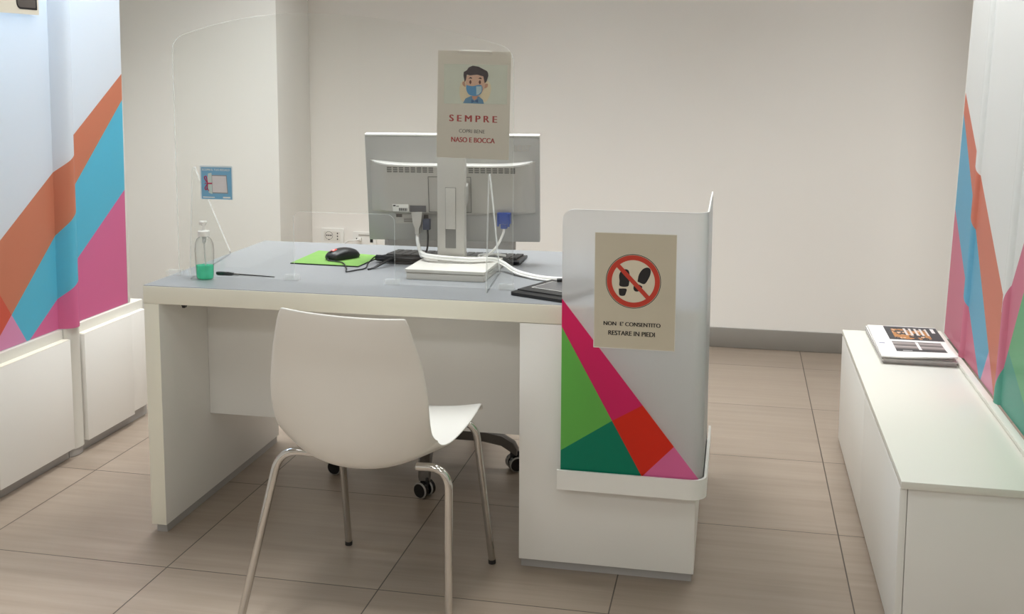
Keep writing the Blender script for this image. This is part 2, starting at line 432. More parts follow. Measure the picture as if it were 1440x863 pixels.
# ------------------------------------------------------------------ left cabinets and backlit panel
RIBL = 3.266           # rib of the left panel
POST = 3.2745          # post between the two left cabinets
def rib(y, c, h=.05, half=.05):
    t = abs(y-c)/half
    if t >= 1: return 0
    return h*(1-t**2.6)**.8
def left_cabinet(label, y0, y1, dy0, dy1, post=None, door_note=None):
    t = thing('low_cabinet', label, 'cabinet', (-2.42, (y0+y1)/2, 0), 0, 'low white cabinets along the left wall')
    c = Vector(t.location)
    L = lambda v: v
    b = bm_new(); box(b, -.17, .18, y0-c.y, y1-c.y, .035, .455, .003); obj('body', b, M['carcass'], t)
    b = bm_new(); box(b, -.16, .182, y0-c.y+.002, y1-c.y-.002, 0, .036); obj('plinth', b, M['plinth'], t)
    b = bm_new(); box(b, .181, .208, dy0-c.y, dy1-c.y, .038, .421, .002); d = obj('door', b, M['laminate'], t)
    b = bm_new(); box(b, .181, .2075, dy0-c.y+.002, dy1-c.y-.002, .4212, .4225); obj('edge_strip', b, M['cream'], d)
    if post:
        b = bm_new()
        pts = [(0, -.043)] + [(rib(q*.043, 0, .020, .043), q*.043) for q in [k/9 for k in range(-9, 10)]] + [(0, .043)]
        pts = [(.1805+a, bb+post-c.y) for a, bb in pts]
        prism(b, pts, XY, .028, .455); obj('corner_post', b, M['carcass'], t)
        b = bm_new(); prism(b, [(a-.006, bb) for a, bb in pts], XY, 0.001, .027); obj('post_foot', b, M['plinth'], t)
    return t
left_cabinet('low white cabinet by the left wall at the far end, beside the desk leg', POST-.0435, 3.74, 3.311, 3.610, POST)
left_cabinet('low white cabinet at the left edge of the view, nearer than its twin', 2.39, POST-.0437, 2.842, 3.2300)
near_cab = [o for o in COL.objects if o.name.startswith('low_cabinet')][1]
b = bm_new(); cy = near_cab.location.y; box(b, .181, .208, 2.40-cy, 2.836-cy, .038, .421, .002); obj('door', b, M['laminate'], near_cab)
# filler panel of the far cabinet: a second, narrower door
far_cab = [o for o in COL.objects if o.name.startswith('low_cabinet')][0]
b = bm_new(); cy = far_cab.location.y
box(b, .181, .200, 3.614-cy, 3.72-cy, .045, .4215, .002); obj('filler_panel', b, M['laminate'], far_cab)

def wave_sheet(bm, ys, xfun, z0, z1, nz, thick_dir, th=.004, lean=0.0, zref=.45, arc0=0):
    """a vertical sheet following x = xfun(y); UV = (arc length anchored on y, z)"""
    uvl = bm.loops.layers.uv.new('UVMap')
    s = [ys[0]]
    for i in range(1, len(ys)):
        s.append(s[-1]+math.hypot(ys[i]-ys[i-1], xfun(ys[i])-xfun(ys[i-1])))
    off = arc0
    G = [[[bm.verts.new((xfun(y)+lean*(z0+(z1-z0)*k/nz-zref)+d, y, z0+(z1-z0)*k/nz)) for k in range(nz+1)] for y in ys] for d in (0, thick_dir*th)]
    def quad(vs, uvs, mi=0):
        f = bm.faces.new(vs); f.material_index = mi
        for l, q in zip(f.loops, uvs): l[uvl].uv = q
    Z = [z0+(z1-z0)*k/nz for k in range(nz+1)]
    for g in G:
        for i in range(len(ys)-1):
            for k in range(nz):
                quad([g[i][k], g[i+1][k], g[i+1][k+1], g[i][k+1]], [(s[i]+off, Z[k]), (s[i+1]+off, Z[k]), (s[i+1]+off, Z[k+1]), (s[i]+off, Z[k+1])])
    n = len(ys)-1
    for i in (0, n):
        for k in range(nz):
            quad([G[0][i][k], G[0][i][k+1], G[1][i][k+1], G[1][i][k]], [(0, 0)]*4, 1)
    for i in range(n):
        for k in (0, nz):
            quad([G[0][i][k], G[0][i+1][k], G[1][i+1][k], G[1][i][k]], [(0, 0)]*4, 1)
def ysamples(y0, y1, ribs):
    ys = {round(y0, 4), round(y1, 4)}
    for c in ribs:
        for k in range(-14, 15):
            y = c+.052*k/14
            if y0 < y < y1: ys.add(round(y, 4))
    return sorted(ys)
# left panel
LR = [RIBL, RIBL-.46]
fx = lambda y: -2.252+sum(rib(y, c, .047, .040) for c in LR)
ys = ysamples(2.42, 3.655, LR)
arc_at = lambda ys, f, yr: ys[0]+sum(math.hypot(ys[i]-ys[i-1], f(ys[i])-f(ys[i-1])) for i in range(1, len(ys)) if ys[i] <= yr+1e-6)
root = thing('graphic_panel', 'tall backlit panel with orange, blue and pink bands on the left wall cabinets', 'wall panel', (-2.25, 3.13, .457))
bm = bm_new(); wave_sheet(bm, ys, fx, .457, 2.3, 6, -1, lean=.012, arc0=3.15-arc_at([y for y in ys if y <= 3.15]+[3.15], fx, 3.15))
o = obj('printed_sheet', bm, [M['left_graphic'], M['frost_edge']], root); o.location = -Vector(root.location)
bm = bm_new(); box(bm, -.36, -.34, 2.40-3.13, 3.655-3.13, 0, 1.84, .002); obj('housing_back', bm, M['white_plastic'], root)
bm = bm_new(); box(bm, -.34, .002, 3.656-3.13, 3.668-3.13, 0, 1.84, .002); obj('end_trim', bm, M['white_plastic'], root)
bm = bm_new(); box(bm, -.34, .002, 2.405-3.13, 2.417-3.13, 0, 1.84, .002); obj('end_trim', bm, M['white_plastic'], root)
# paper notice at the very top left
nx = -2.229
root = thing('paper_notice', 'paper notice with a dark device picture, high on the left panel', 'notice', (nx, 3.06, 1.51))
bm = bm_new(); prism(bm, rounded(-.10, .107, 0, .296, .004), YZ, 0, .0012); obj('sheet', bm, M['paper'], root)
bm = bm_new(); flat(bm, rounded(-.005, .098, .015, .20, (.02, .004, .02, .02)), YZ, .0016); obj('device_picture', bm, M['black_ink'], root)
bm = bm_new(); flat(bm, rounded(.0, .09, .021, .19, (.015, .004, .01, .01)), YZ, .002); obj('screen_picture', bm, M['ink_grey'], root)

# ------------------------------------------------------------------ right cabinet and panel
CT = .412
root = thing('low_cabinet', 'long low white cabinet at right holding the newspapers', 'cabinet', (.55, 3.23, 0))
RX, RY = .55, 3.23
bm = bm_new(); box(bm, .386-RX, .722-RX, 2.515-RY, 4.0-RY, CT-.018, CT, .0015); obj('top', bm, M['laminate_warm'], root)
bm = bm_new(); box(bm, .404-RX, .72-RX, 2.53-RY, 3.99-RY, .0, CT-.0185, .001); obj('body', bm, M['laminate'], root)
dl = (3.99-2.53)/2
for k in range(2):
    bm = bm_new(); box(bm, .386-RX, .4025-RX, 2.53-RY+k*dl+.001, 2.53-RY+(k+1)*dl-.001, .012, CT-.021, .001); obj('door', bm, M['laminate'], root)
bm = bm_new(); box(bm, .700-RX, .722-RX, 2.515-RY, 4.0-RY, CT+.0003, CT+.013, .002); obj('kerb_strip', bm, M['laminate_warm'], root)
RR = [3.65, 3.15, 2.69]
fr = lambda y: .728-sum(rib(y, c, .012, .026) for c in RR)
ys = ysamples(2.2, 3.972, RR)
root = thing('graphic_panel', 'tall rippled panel with coloured bands behind the cabinet with newspapers', 'wall panel', (.728, 3.1, CT+.013))
bm = bm_new(); wave_sheet(bm, ys, fr, CT+.0135, 2.3, 6, 1, lean=.034, zref=.42, arc0=3.4-arc_at([y for y in ys if y <= 3.4]+[3.4], fr, 3.4))
o = obj('printed_sheet', bm, [M['right_graphic'], M['frost_edge']], root); o.location = -Vector(root.location)
bm = bm_new(); prism(bm, [(0, 0), (.04+.06, 0), (.165, 1.86), (.065, 1.86)], XZ, 3.974-3.1, 3.984-3.1); obj('end_trim', bm, M['white_plastic'], root)

# ------------------------------------------------------------------ desk
DH = .731
DX, DY, DA = -1.6424, 2.7449, .0063
desk = thing('desk', 'white reception desk with grey top and cream edges', 'desk', (DX, DY, 0), DA)
bm = bm_new(); box(bm, 0, 1.562, 0, .822, .679, DH-.0015, .0012); obj('tabletop', bm, M['cream'], desk)
bm = bm_new(); box(bm, .0015, 1.5605, .0015, .8205, DH-.0015, DH); obj('top_laminate', bm, M['desk_grey'], desk)
bm = bm_new()
box(bm, .0005, .047, 0.001, .80, .024, .6785, .001)
sp = obj('side_panel', bm, [M['laminate'], M['cream']], desk)
for f in sp.data.polygons:
    if f.normal.y < -.9: f.material_index = 1
bm = bm_new(); box(bm, .012, .044, .01, .79, .0, .0245); obj('foot_rail', bm, M['plinth'], desk)
bm = bm_new(); box(bm, 1.0895, 1.558, .001, .80, .0245, .6775, .0015); obj('pedestal', bm, M['laminate'], desk)
bm = bm_new(); box(bm, 1.094, 1.552, .012, .79, .0, .0245); obj('pedestal_foot', bm, M['plinth'], desk)
bm = bm_new(); box(bm, .0475, 1.089, .285, .303, .27, .6785, .001); obj('modesty_panel', bm, M['laminate'], desk)
bm = bm_new(); prism(bm, [(-.0075, 0), (.0075, 0), (.0085, -.010), (.004, -.021), (-.003, -.021), (-.0075, -.010)], XZ, 0, .012); obj('fixing_bracket', bm, M['black'], desk, loc=(.093, .055, .6788))

# ------------------------------------------------------------------ L-shaped partition
root = thing('partition_screen', 'frosted L-shaped partition with green and magenta bands on the desk front', 'screen', (-.25, 2.74, .25))
PX, PY, PZ = -.25, 2.74, .25
def lpath(yf, xr, x0, yb, r, n=8):
    pts = [(x0, yf)]
    for k in range(n+1):
        a = -PI/2+PI/2*k/n
        pts.append((xr-r+r*math.cos(a), yf+r+r*math.sin(a)))
    pts.append((xr, yb)); return pts
bm = bm_new(); uvl = bm.loops.layers.uv.new('UVMap')
path = lpath(2.712, -.0665, -.434, 3.13, .034)
zs0, zs1 = .262, .990
cols = []
run = [0]
for i in range(1, len(path)): run.append(run[-1]+math.dist(path[i], path[i-1]))
def top_z(i, s):
    if s < .03: return None
    return zs1 + max(0, s-.40)*.03
# first columns follow the rounded upper corner
R = .03
xs = []
for k in range(7):
    a = PI - PI/2*k/6
    xs.append((R+R*math.cos(a), zs1-R+R*math.sin(a)))
stations = [(x, z) for x, z in xs]
stations += [(s, zs1+max(0, s-.40)*.02) for s in run[1:]]
def pt(s):
    for i in range(1, len(run)):
        if s <= run[i]+1e-9:
            t = (s-run[i-1])/(run[i]-run[i-1]); a, b_ = path[i-1], path[i]
            tx, ty = (b_[0]-a[0])/(run[i]-run[i-1]), (b_[1]-a[1])/(run[i]-run[i-1])
            return a[0]+(b_[0]-a[0])*t, a[1]+(b_[1]-a[1])*t, -ty, tx
    return None
grid = [[], []]
TH = .004
for s, zt in stations:
    x, y, nx_, ny_ = pt(s)
    for g, d in ((0, 0), (1, TH)):
        X, Y = x+nx_*d, y+ny_*d
        grid[g].append([(bm.verts.new((X-PX, Y-PY, z-PZ)), (-.434+s, z)) for z in (zs0, .45, .65, .85, zt)])
for g in grid:
    for i in range(len(g)-1):
        for k in range(4):
            q = [g[i][k], g[i+1][k], g[i+1][k+1], g[i][k+1]]
            f = bm.faces.new([v for v, _ in q])
            for l, (_, u) in zip(f.loops, q): l[uvl].uv = u
n = len(stations)-1
for i in (0, n):
    for k in range(4):
        f = bm.faces.new([grid[0][i][k][0], grid[0][i][k+1][0], grid[1][i][k+1][0], grid[1][i][k][0]]); f.material_index = 1
for i in range(n):
    for k in (0, 4):
        f = bm.faces.new([grid[0][i][k][0], grid[0][i+1][k][0], grid[1][i+1][k][0], grid[1][i][k][0]]); f.material_index = 1
obj('frosted_sheet', bm, [M['front_graphic'], M['frost_edge']], root)
# bracket: outer lip and shelf
def lstrip(bm, yf, xr, x0, yb, r, t, z0, z1):
    o_ = lpath(yf, xr, x0, yb, r); i_ = lpath(yf+t, xr-t, x0, yb, max(r-t, .002))
    prism(bm, [(a-PX, b_-PY) for a, b_ in o_] + [(a-PX, b_-PY) for a, b_ in reversed(i_)], XY, z0-PZ, z1-PZ)
bm = bm_new(); lstrip(bm, 2.700, -.056, -.442, 3.15, .042, .007, .250, .302); obj('outer_lip', bm, M['laminate'], root)
bm = bm_new(); lstrip(bm, 2.7072, -.0632, -.440, 3.15, .036, .0175, .250, .262); obj('bottom_shelf', bm, M['laminate'], root)

# notice on the partition
W5, H5 = .208, .300
root = thing('paper_notice', 'no-standing notice with crossed-out footprints taped on the partition', 'notice', (-.247, 2.7105, .634))
def v5(zx, zy):
    return ((zx-305)/530*W5, H5-(zy-60-.0415*(zx-40))/735*H5)
bm = bm_new(); prism(bm, rounded(-W5/2, W5/2, 0, H5, .001, 1), XZ, -.0012, 0); obj('sheet', bm, M['white_plastic'], root)
bm = bm_new(); flat(bm, [(-W5/2+.0016, .0016), (W5/2-.0016, .0016), (W5/2-.0016, H5-.0016), (-W5/2+.0016, H5-.0016)], XZ, -.0013); obj('printed_field', bm, M['notice_paper'], root)
def arcpts(cx, cz, r, n=48): return [(cx+r*math.cos(2*PI*k/n), cz+r*math.sin(2*PI*k/n)) for k in range(n)]
def ring(bm, c, r0, r1, y, n=64):
    A = [bm.verts.new((a, y, b_)) for a, b_ in arcpts(*c, r0, n)]; B = [bm.verts.new((a, y, b_)) for a, b_ in arcpts(*c, r1, n)]
    for k in range(n): bm.faces.new([A[k], A[(k+1) % n], B[(k+1) % n], B[k]])
cc = v5(294, 373); k5 = W5/530
bm = bm_new(); ring(bm, cc, 174*k5, 178*k5, -.0016); obj('outline_ring', bm, M['black_ink'], root)
bm = bm_new(); flat(bm, arcpts(*cc, 141*k5), XZ, -.0014); obj('ring_field', bm, plain('pale_sign_field', (224, 213, 192), .8), root)
def blob(pts): return [(p.x, p.z) for p in smooth_path([Vector((a, 0, b_)) for a, b_ in [v5(*q) for q in pts+[pts[0]]]], 5)[:-1]]
for nm, pts in (('sole_print', [(205, 370), (203, 330), (218, 305), (240, 296), (262, 304), (270, 335), (268, 380), (258, 405), (208, 402)]),
                ('heel_print', [(201, 418), (250, 420), (248, 445), (238, 463), (212, 463), (203, 450)]),
                ('sole_print', [(322, 368), (330, 330), (352, 298), (380, 286), (402, 296), (404, 325), (390, 360), (365, 390), (325, 375)]),
                ('heel_print', [(306, 383), (352, 405), (335, 432), (312, 437), (298, 425), (297, 405)])):
    bm = bm_new(); flat(bm, blob(pts), XZ, -.0016); obj(nm, bm, M['black_ink'], root)
bm = bm_new(); ring(bm, cc, 139*k5, 171*k5, -.0018); obj('red_ring', bm, M['red_ink'], root)
bm = bm_new()
p0 = Vector(v5(185, 262)); p1 = Vector(v5(398, 485)); dd = (p1-p0).normalized(); nn = Vector((-dd.y, dd.x))*14*k5
flat(bm, [tuple(p0+nn), tuple(p1+nn), tuple(p1-nn), tuple(p0-nn)], XZ, -.0020); obj('red_bar', bm, M['red_ink'], root)
a = v5(105, 655); b_ = v5(475, 675)
lettering('lettering', "NON  E' CONSENTITO", v5(105, 655)[0], v5(475, 670)[0], v5(290, 658)[1], v5(290, 632)[1], -.0018, M['black_ink'], root, .0011)
lettering('lettering', "RESTARE IN PIEDI", v5(137, 655)[0], v5(440, 670)[0], v5(290, 719)[1], v5(290, 690)[1], -.0018, M['black_ink'], root, .0011)

# ------------------------------------------------------------------ acrylic sneeze guard
SY = 2.908
root = thing('sneeze_guard', 'clear arched acrylic sneeze guard standing on the desk', 'screen', (-1.11, SY, DH), .008)
x0, x1 = -.505, .505
out = [(x0, .004)]
out += [(-.142, .004)]
out += [(-.142, .18)] + [(-.142+.022*(1-math.cos(a)), .18+.022*math.sin(a)) for a in [PI/2*k/5 for k in range(1, 6)]]
out += [(.162-.022*(1-math.cos(a)), .18+.022*math.sin(a)) for a in [PI/2*k/5 for k in range(5, 0, -1)]] + [(.162, .18)]
out += [(.162, .004), (x1, .004)]
arch = []
for k in range(0, 61):
    x = x1-(x1-x0)*k/60
    arch.append((x, .765-(.100*((x+.12)/.625)**2 if x > -.12 else .070*((x+.12)/.385)**2)))
# round the two shoulders
def shoulder(edge_x, az, ax_, azz):
    P0, P1, P2 = (edge_x, az-.040), (edge_x, az), (ax_, azz)
    return [tuple((1-t)**2*P0[i]+2*t*(1-t)*P1[i]+t*t*P2[i] for i in (0, 1)) for t in [k/6 for k in range(6)]]
out += shoulder(x1, arch[0][1], *arch[2]) + arch[2:-2] + list(reversed(shoulder(x0, arch[-1][1], *arch[-3])))
bm = bm_new(); prism(bm, out, XZ, -.0025, .0025, 0, 1); obj('acrylic_sheet', bm, [M['acrylic'], M['screen_edge']], root, 20)
def foot(xf, yf, xb, yb, h):
    """triangular acrylic stand from its front foot to its back foot (world points)"""
    L = math.hypot(xb-xf, yb-yf); ang = math.atan2(yb-yf, xb-xf)
    prof = [(0, 0), (L, 0), (L, .01), (.085, h-.012), (.075, h), (.06, h), (.05, h-.01), (.0, .03)]
    bm = bm_new(); prism(bm, prof, lambda a, b_, d: (a, d, b_), -.0022, .0022, 0, 1)
    o = obj('stand', bm, [M['acrylic_stand'], M['acrylic_edge']], root)
    o.location = (xf+1.11, yf-SY, 0); o.rotation_euler = (0, 0, ang-.008)
foot(-1.556, 2.862, -1.640, 3.285, .322)
foot(-.668, 2.850, -.697, 3.150, .322)
for cx in (-.150, .155, .487, -.52):
    bm = bm_new(); box(bm, cx-.022, cx+.022, -.012, -.0027, .0, .016, .001); box(bm, cx-.022, cx+.022, .0027, .012, .0, .016, .001)
    obj('clip', bm, M['clip_acrylic'], root)

# SEMPRE notice on the guard
root = thing('paper_notice', 'mask reminder notice with a cartoon boy taped to the acrylic guard', 'notice', (-.722, SY+.0068, 1.096), .008); root.rotation_euler.y = .022
W6, H6 = .206, .296
k6 = W6/556
def v6(zx, zy): return ((zx-362+ (zy-50)*.012)*k6, H6-(zy-50-.02*(zx-84))*k6*.985)
bm = bm_new(); prism(bm, rounded(-W6/2, W6/2, 0, H6, .001, 1), XZ, 0, .0006); obj('sheet', bm, M['thin_paper'], root)
def poly6(name, pts, d, mat, sm=True):
    q = [v6(*p) for p in pts]
    if sm: q = [(p.x, p.z) for p in smooth_path([Vector((a, 0, b_)) for a, b_ in q+[q[0]]], 4)[:-1]]
    bm = bm_new(); flat(bm, q, XZ, d); obj(name, bm, mat, root)
P6 = lambda n, c: plain(n, c, .8)
bm = bm_new(); flat(bm, [(-.045, H6-.010), (.050, H6-.010), (.048, H6+.003), (-.043, H6+.003)], XZ, -.0004); obj('tape', bm, thin_paper('frosted_tape', (240, 236, 230), .6), root)
poly6('picture_field', [(130, 152), (612, 160), (612, 452), (130, 452)], -.0003, P6('pale_green_print', (206, 208, 194)), False)
poly6('glow_patch', [(250, 330), (290, 270), (450, 270), (490, 330), (470, 410), (430, 440), (290, 440), (255, 400)], -.0005, P6('pale_yellow_print', (220, 204, 172)))
poly6('ear', [(288, 282), (272, 290), (276, 312), (296, 322)], -.0008, P6('skin_print_shade', (190, 140, 115)))
poly6('ear', [(448, 300), (466, 300), (462, 325), (440, 332)], -.0008, P6('skin_print_shade', (190, 140, 115)))
poly6('face', [(302, 240), (370, 225), (440, 245), (446, 310), (430, 350), (395, 392), (360, 398), (318, 360), (298, 300)], -.0010, P6('skin_print', (214, 172, 148)))
poly6('shirt', [(278, 446), (296, 412), (340, 392), (400, 395), (430, 420), (438, 450)], -.0012, P6('blue_grey_print', (92, 132, 160)), False)
poly6('neck', [(345, 380), (395, 380), (385, 410), (365, 425), (350, 410)], -.0013, P6('skin_print_shade', (190, 140, 115)), False)
poly6('bow_tie', [(342, 418), (366, 430), (392, 416), (394, 442), (368, 432), (342, 446)], -.0015, P6('dark_blue_print', (48, 84, 125)), False)
poly6('hair', [(290, 290), (280, 240), (282, 212), (305, 200), (320, 178), (350, 165), (395, 172), (430, 190), (460, 205), (468, 222), (470, 240), (455, 285), (442, 295), (432, 245), (385, 232), (330, 238), (306, 232), (300, 270)], -.0014, P6('dark_hair_print', (62, 52, 56)), False)
poly6('face_mask', [(302, 310), (350, 318), (400, 308), (424, 320), (422, 360), (400, 384), (365, 392), (325, 382), (304, 350)], -.0016, P6('blue_mask_print', (86, 142, 184)))
poly6('mask_highlight', [(378, 320), (420, 318), (420, 358), (396, 380), (380, 384)], -.0018, P6('pale_blue_print', (170, 190, 196)), False)
for ex in (333, 405):
    poly6('eye', [(ex-9, 288), (ex, 272), (ex+9, 288), (ex, 304)], -.0018, P6('brown_eye_print', (92, 52, 45)))
poly6('eyebrow', [(318, 264), (332, 250), (346, 256), (345, 263), (330, 260)], -.0018, M['black_ink'], False)
poly6('eyebrow', [(392, 262), (408, 252), (420, 260), (418, 266), (404, 262)], -.0018, M['black_ink'], False)
lettering('lettering', 'S E M P R E', v6(172, 560)[0], v6(540, 560)[0], v6(355, 588)[1], v6(355, 538)[1], -.0004, M['dark_red_ink'], root, .0022)
lettering('lettering', 'COPRI BENE', v6(248, 650)[0], v6(446, 650)[0], v6(355, 672)[1], v6(355, 645)[1], -.0004, M['ink_grey'], root, .0004)
lettering('lettering', 'NASO E BOCCA', v6(188, 720)[0], v6(524, 720)[0], v6(355, 744)[1], v6(355, 706)[1], -.0004, M['dark_red_ink'], root, .0014)

# blue gift card on the guard
root = thing('gift_card', 'small blue square card with a bow picture stuck on the acrylic guard', 'card', (-1.486, SY-.0087, .962), .008)
bm = bm_new(); prism(bm, rounded(-.051, .051, 0, .099, .001, 1), XZ, 0, .0012); obj('card', bm, plain('pale_card_border', (225, 235, 240), .6), root)
bm = bm_new(); flat(bm, [(-.047, .001), (.048, .001), (.048, .094), (-.047, .094)], XZ, -.0003); obj('blue_field', bm, plain('blue_card_print', (122, 178, 212), .6), root)
bm = bm_new(); flat(bm, [(-.014, .018), (.036, .018), (.033, .072), (-.015, .072)], XZ, -.0005); obj('box_picture', bm, plain('dark_card_print', (150, 150, 152), .6), root)
bm = bm_new(); flat(bm, [(-.012, .021), (.034, .021), (.031, .069), (-.013, .069)], XZ, -.0007); obj('white_box', bm, plain('white_card_print', (224, 218, 218), .6), root)
bm = bm_new(); flat(bm, [(-.024, .019), (-.013, .016), (-.014, .078), (-.025, .076), (-.029, .05)], XZ, -.0008); obj('lid_picture', bm, plain('pale_green_card_print', (205, 220, 214), .6), root)
bm = bm_new(); tube(bm, [(-.013, -.001, .047), (-.027, -.001, .047)], .0022, 6, 0)
tube(bm, [(-.027, -.001, .047), (-.037, -.001, .063), (-.031, -.001, .067), (-.027, -.001, .047)], .0014, 6, 6)
tube(bm, [(-.027, -.001, .047), (-.036, -.001, .032), (-.030, -.001, .029), (-.027, -.001, .047)], .0014, 6, 6)
tube(bm, [(-.027, -.001, .047), (-.036, -.001, .047)], .0012, 6, 0)
tube(bm, [(-.029, -.001, .032), (-.023, -.001, .025)], .0012, 6, 0)
obj('bow_picture', bm, plain('dark_pink_print', (180, 50, 90), .6), root)
bm = bm_new(); flat(bm, [(-.043, .005), (-.006, .005), (-.006, .0075), (-.043, .0075)], XZ, -.0006); obj('small_print', bm, M['white_plastic'], root)
bm = bm_new(); flat(bm, [(.020, .004), (.043, .004), (.043, .0085), (.020, .0085)], XZ, -.0006); obj('small_print', bm, M['white_plastic'], root)
lettering('lettering', 'SCOPRI IL TUO REGALO', -.044, .043, .084, .090, -.0006, M['white_plastic'], root, .0003)

# ------------------------------------------------------------------ sanitizer bottle
root = thing('sanitizer_bottle', 'clear pump bottle half filled with green hand sanitizer', 'bottle', (-1.514, 2.868, DH+.0005))
SXB, SYB = 1, .68
body = [(.001, 0), (.022, 0), (.0255, .003), (.0265, .02), (.0285, .06), (.0292, .085), (.0275, .105), (.022, .118), (.0145, .124), (.0125, .126), (.0125, .131)]
bm = bm_new(); lathe(bm, body, (0, 0, 0), 36, SXB, SYB); obj('body', bm, M['bottle'], root)
bm = bm_new(); lathe(bm, [(.001, .002), (.021, .002), (.0245, .005), (.0255, .02), (.0262, .041), (.001, .041)], (0, 0, 0), 36, SXB, SYB); obj('liquid', bm, M['liquid'], root)
bm = bm_new(); tube(bm, [(0, 0, .11), (.002, 0, .05), (.008, 0, .006)], .0018, 8, 5); lathe(bm, [(.001, .105), (.0055, .107), (.006, .13), (.001, .13)]); obj('dip_tube', bm, plain('milky_tube', (205, 208, 206), .4), root)
bm = bm_new(); lathe(bm, [(.0165, .127), (.0168, .141), (.0155, .1425), (.006, .143), (.005, .144), (.0048, .157), (.0075, .160), (.008, .168), (.006, .170), (.001, .1705)], seg=30); p = obj('pump', bm, M['white_plastic'], root)
bm = bm_new(); box(bm, -.0125, .010, -.0055, .0055, .163, .1708, .002); box(bm, -.0135, -.008, -.003, .003, .158, .165, .0012); obj('spout', bm, M['white_plastic'], p)

# pen
root = thing('pen', 'slim black desk pen lying on the desk beside the pump bottle', 'pen', (-1.42, 2.934, DH+.0055), -.01)
bm = bm_new(); tube(bm, [(-.092, 0, 0), (-.08, 0, 0), (-.05, 0, 0), (-.036, 0, 0)], lambda t: .0030+.0026*math.sin(PI*min(1, .15+t*.75)), 12, 4); obj('cap', bm, M['black_gloss'], root)
bm = bm_new(); tube(bm, [(-.040, 0, 0), (-.026, 0, -.001), (-.018, 0, -.001)], .0030, 10, 2); obj('barrel', bm, M['ink_grey'], root)
bm = bm_new(); tube(bm, [(-.022, 0, -.001), (.07, 0, -.0028), (.094, 0, -.0035)], lambda t: .0022-.001*t, 10, 6); obj('tail', bm, M['black_gloss'], root)

# ------------------------------------------------------------------ mouse mat and mouse
root = thing('mouse_mat', 'green mouse mat with rounded corners on the grey desk', 'mouse mat', (-1.255, 3.262, DH))
quad = [(-.117, -.108), (.112, -.118), (.122, .082), (-.118, .130)]
bm = bm_new(); prism(bm, quad, XY, 0.0003, .0032); obj('rubber_base', bm, M['black'], root)
bm = bm_new(); prism(bm, [(a*.985, b_*.98) for a, b_ in quad], XY, .0032, .0040); obj('printed_top', bm, M['green_pad'], root)
bm = bm_new(); prism(bm, [(.02, .075), (.10, .062), (.101, .068), (.02, .082)], XY, .0040, .0043); obj('pale_print', bm, plain('pale_green_mat_print', (135, 178, 84), .6), root)
root = thing('computer_mouse', 'black computer mouse with a red round mark on the green mat', 'mouse', (-1.238, 3.262, DH+.0042), math.radians(-32))
bm = bm_new()
NX, NY = 14, 20
V = []
for j in range(NY+1):
    v = -1+2*j/NY; row = []
    for i in range(NX+1):
        u = -1+2*i/NX
        wdt = .031*(1-.10*max(0, v)-.06*max(0, -v)) * (1-abs(v)**7*.35)
        x = u*wdt; y = v*.056 + (.004*(1-u*u) if v > 0 else -.004*(1-u*u))*abs(v)**3
        hgt = .035*(1-.30*max(0, -v)**1.5-.42*max(0, v)**2.2)*(1-.42*abs(u)**3.2)*(1-abs(v)**9*.45)
        row.append(bm.verts.new((x, y, hgt)))
    V.append(row)
for j in range(NY):
    for i in range(NX): bm.faces.new([V[j][i], V[j][i+1], V[j+1][i+1], V[j+1][i]])
bd = [V[0][i] for i in range(NX+1)] + [V[j][NX] for j in range(1, NY+1)] + [V[NY][i] for i in range(NX-1, -1, -1)] + [V[j][0] for j in range(NY-1, 0, -1)]
lo = [bm.verts.new((v.co.x*.93, v.co.y*.95, .001)) for v in bd]
for k in range(len(bd)): bm.faces.new([bd[k], lo[k], lo[(k+1) % len(bd)], bd[(k+1) % len(bd)]])
bm.faces.new(lo)
ms = obj('shell', bm, M['black'], root, 60)
def mouse_top(u, v):
    return .035*(1-.30*max(0, -v)**1.5-.42*max(0, v)**2.2)*(1-.42*abs(u)**3.2)*(1-abs(v)**9*.45)
def mpatch(name, cx, cy, rx, ry, d, mat):
    bm = bm_new(); c = bm.verts.new((cx, cy, mouse_top(cx/.031, cy/.056)+d)); rr = []
    for k in range(20):
        x, y = cx+rx*math.cos(2*PI*k/20), cy+ry*math.sin(2*PI*k/20)
        rr.append(bm.verts.new((x, y, mouse_top(x/.031, y/.056)+d)))
    for k in range(20): bm.faces.new([c, rr[k], rr[(k+1) % 20]])
    obj(name, bm, mat, root)
mpatch('red_mark', -.003, -.034, .0095, .0125, .0008, M['red_sticker'])
mpatch('mark_print', -.002, -.035, .004, .0055, .0014, M['pink_print'])
bm = bm_new(); lathe(bm, [(.004, -.003), (.0085, -.002), (.0085, .002), (.004, .003)], (0, -.043, .022), 16, axis='X'); obj('wheel', bm, M['dark_rubber'], root)
D = DH
bm = bm_new(); ca, sa = math.cos(math.radians(32)), math.sin(math.radians(32))
wp = [(-1.268, 3.213, D+.012), (-1.262, 3.20, D+.0075), (-1.235, 3.19, D+.0075), (-1.20, 3.165, D+.0075), (-1.165, 3.10, D+.003), (-1.148, 3.055, D+.003), (-1.128, 3.085, D+.003), (-1.112, 3.12, D+.003), (-1.124, 3.18, D+.006), (-1.123, 3.225, D+.016), (-1.116, 3.243, D+.020)]
tube(bm, [(p[0]+1.238, p[1]-3.262, p[2]-D-.0042) for p in wp], .0021, 8, 8)
o = obj('cord', bm, M['black'], root); o.rotation_euler = (0, 0, math.radians(32))

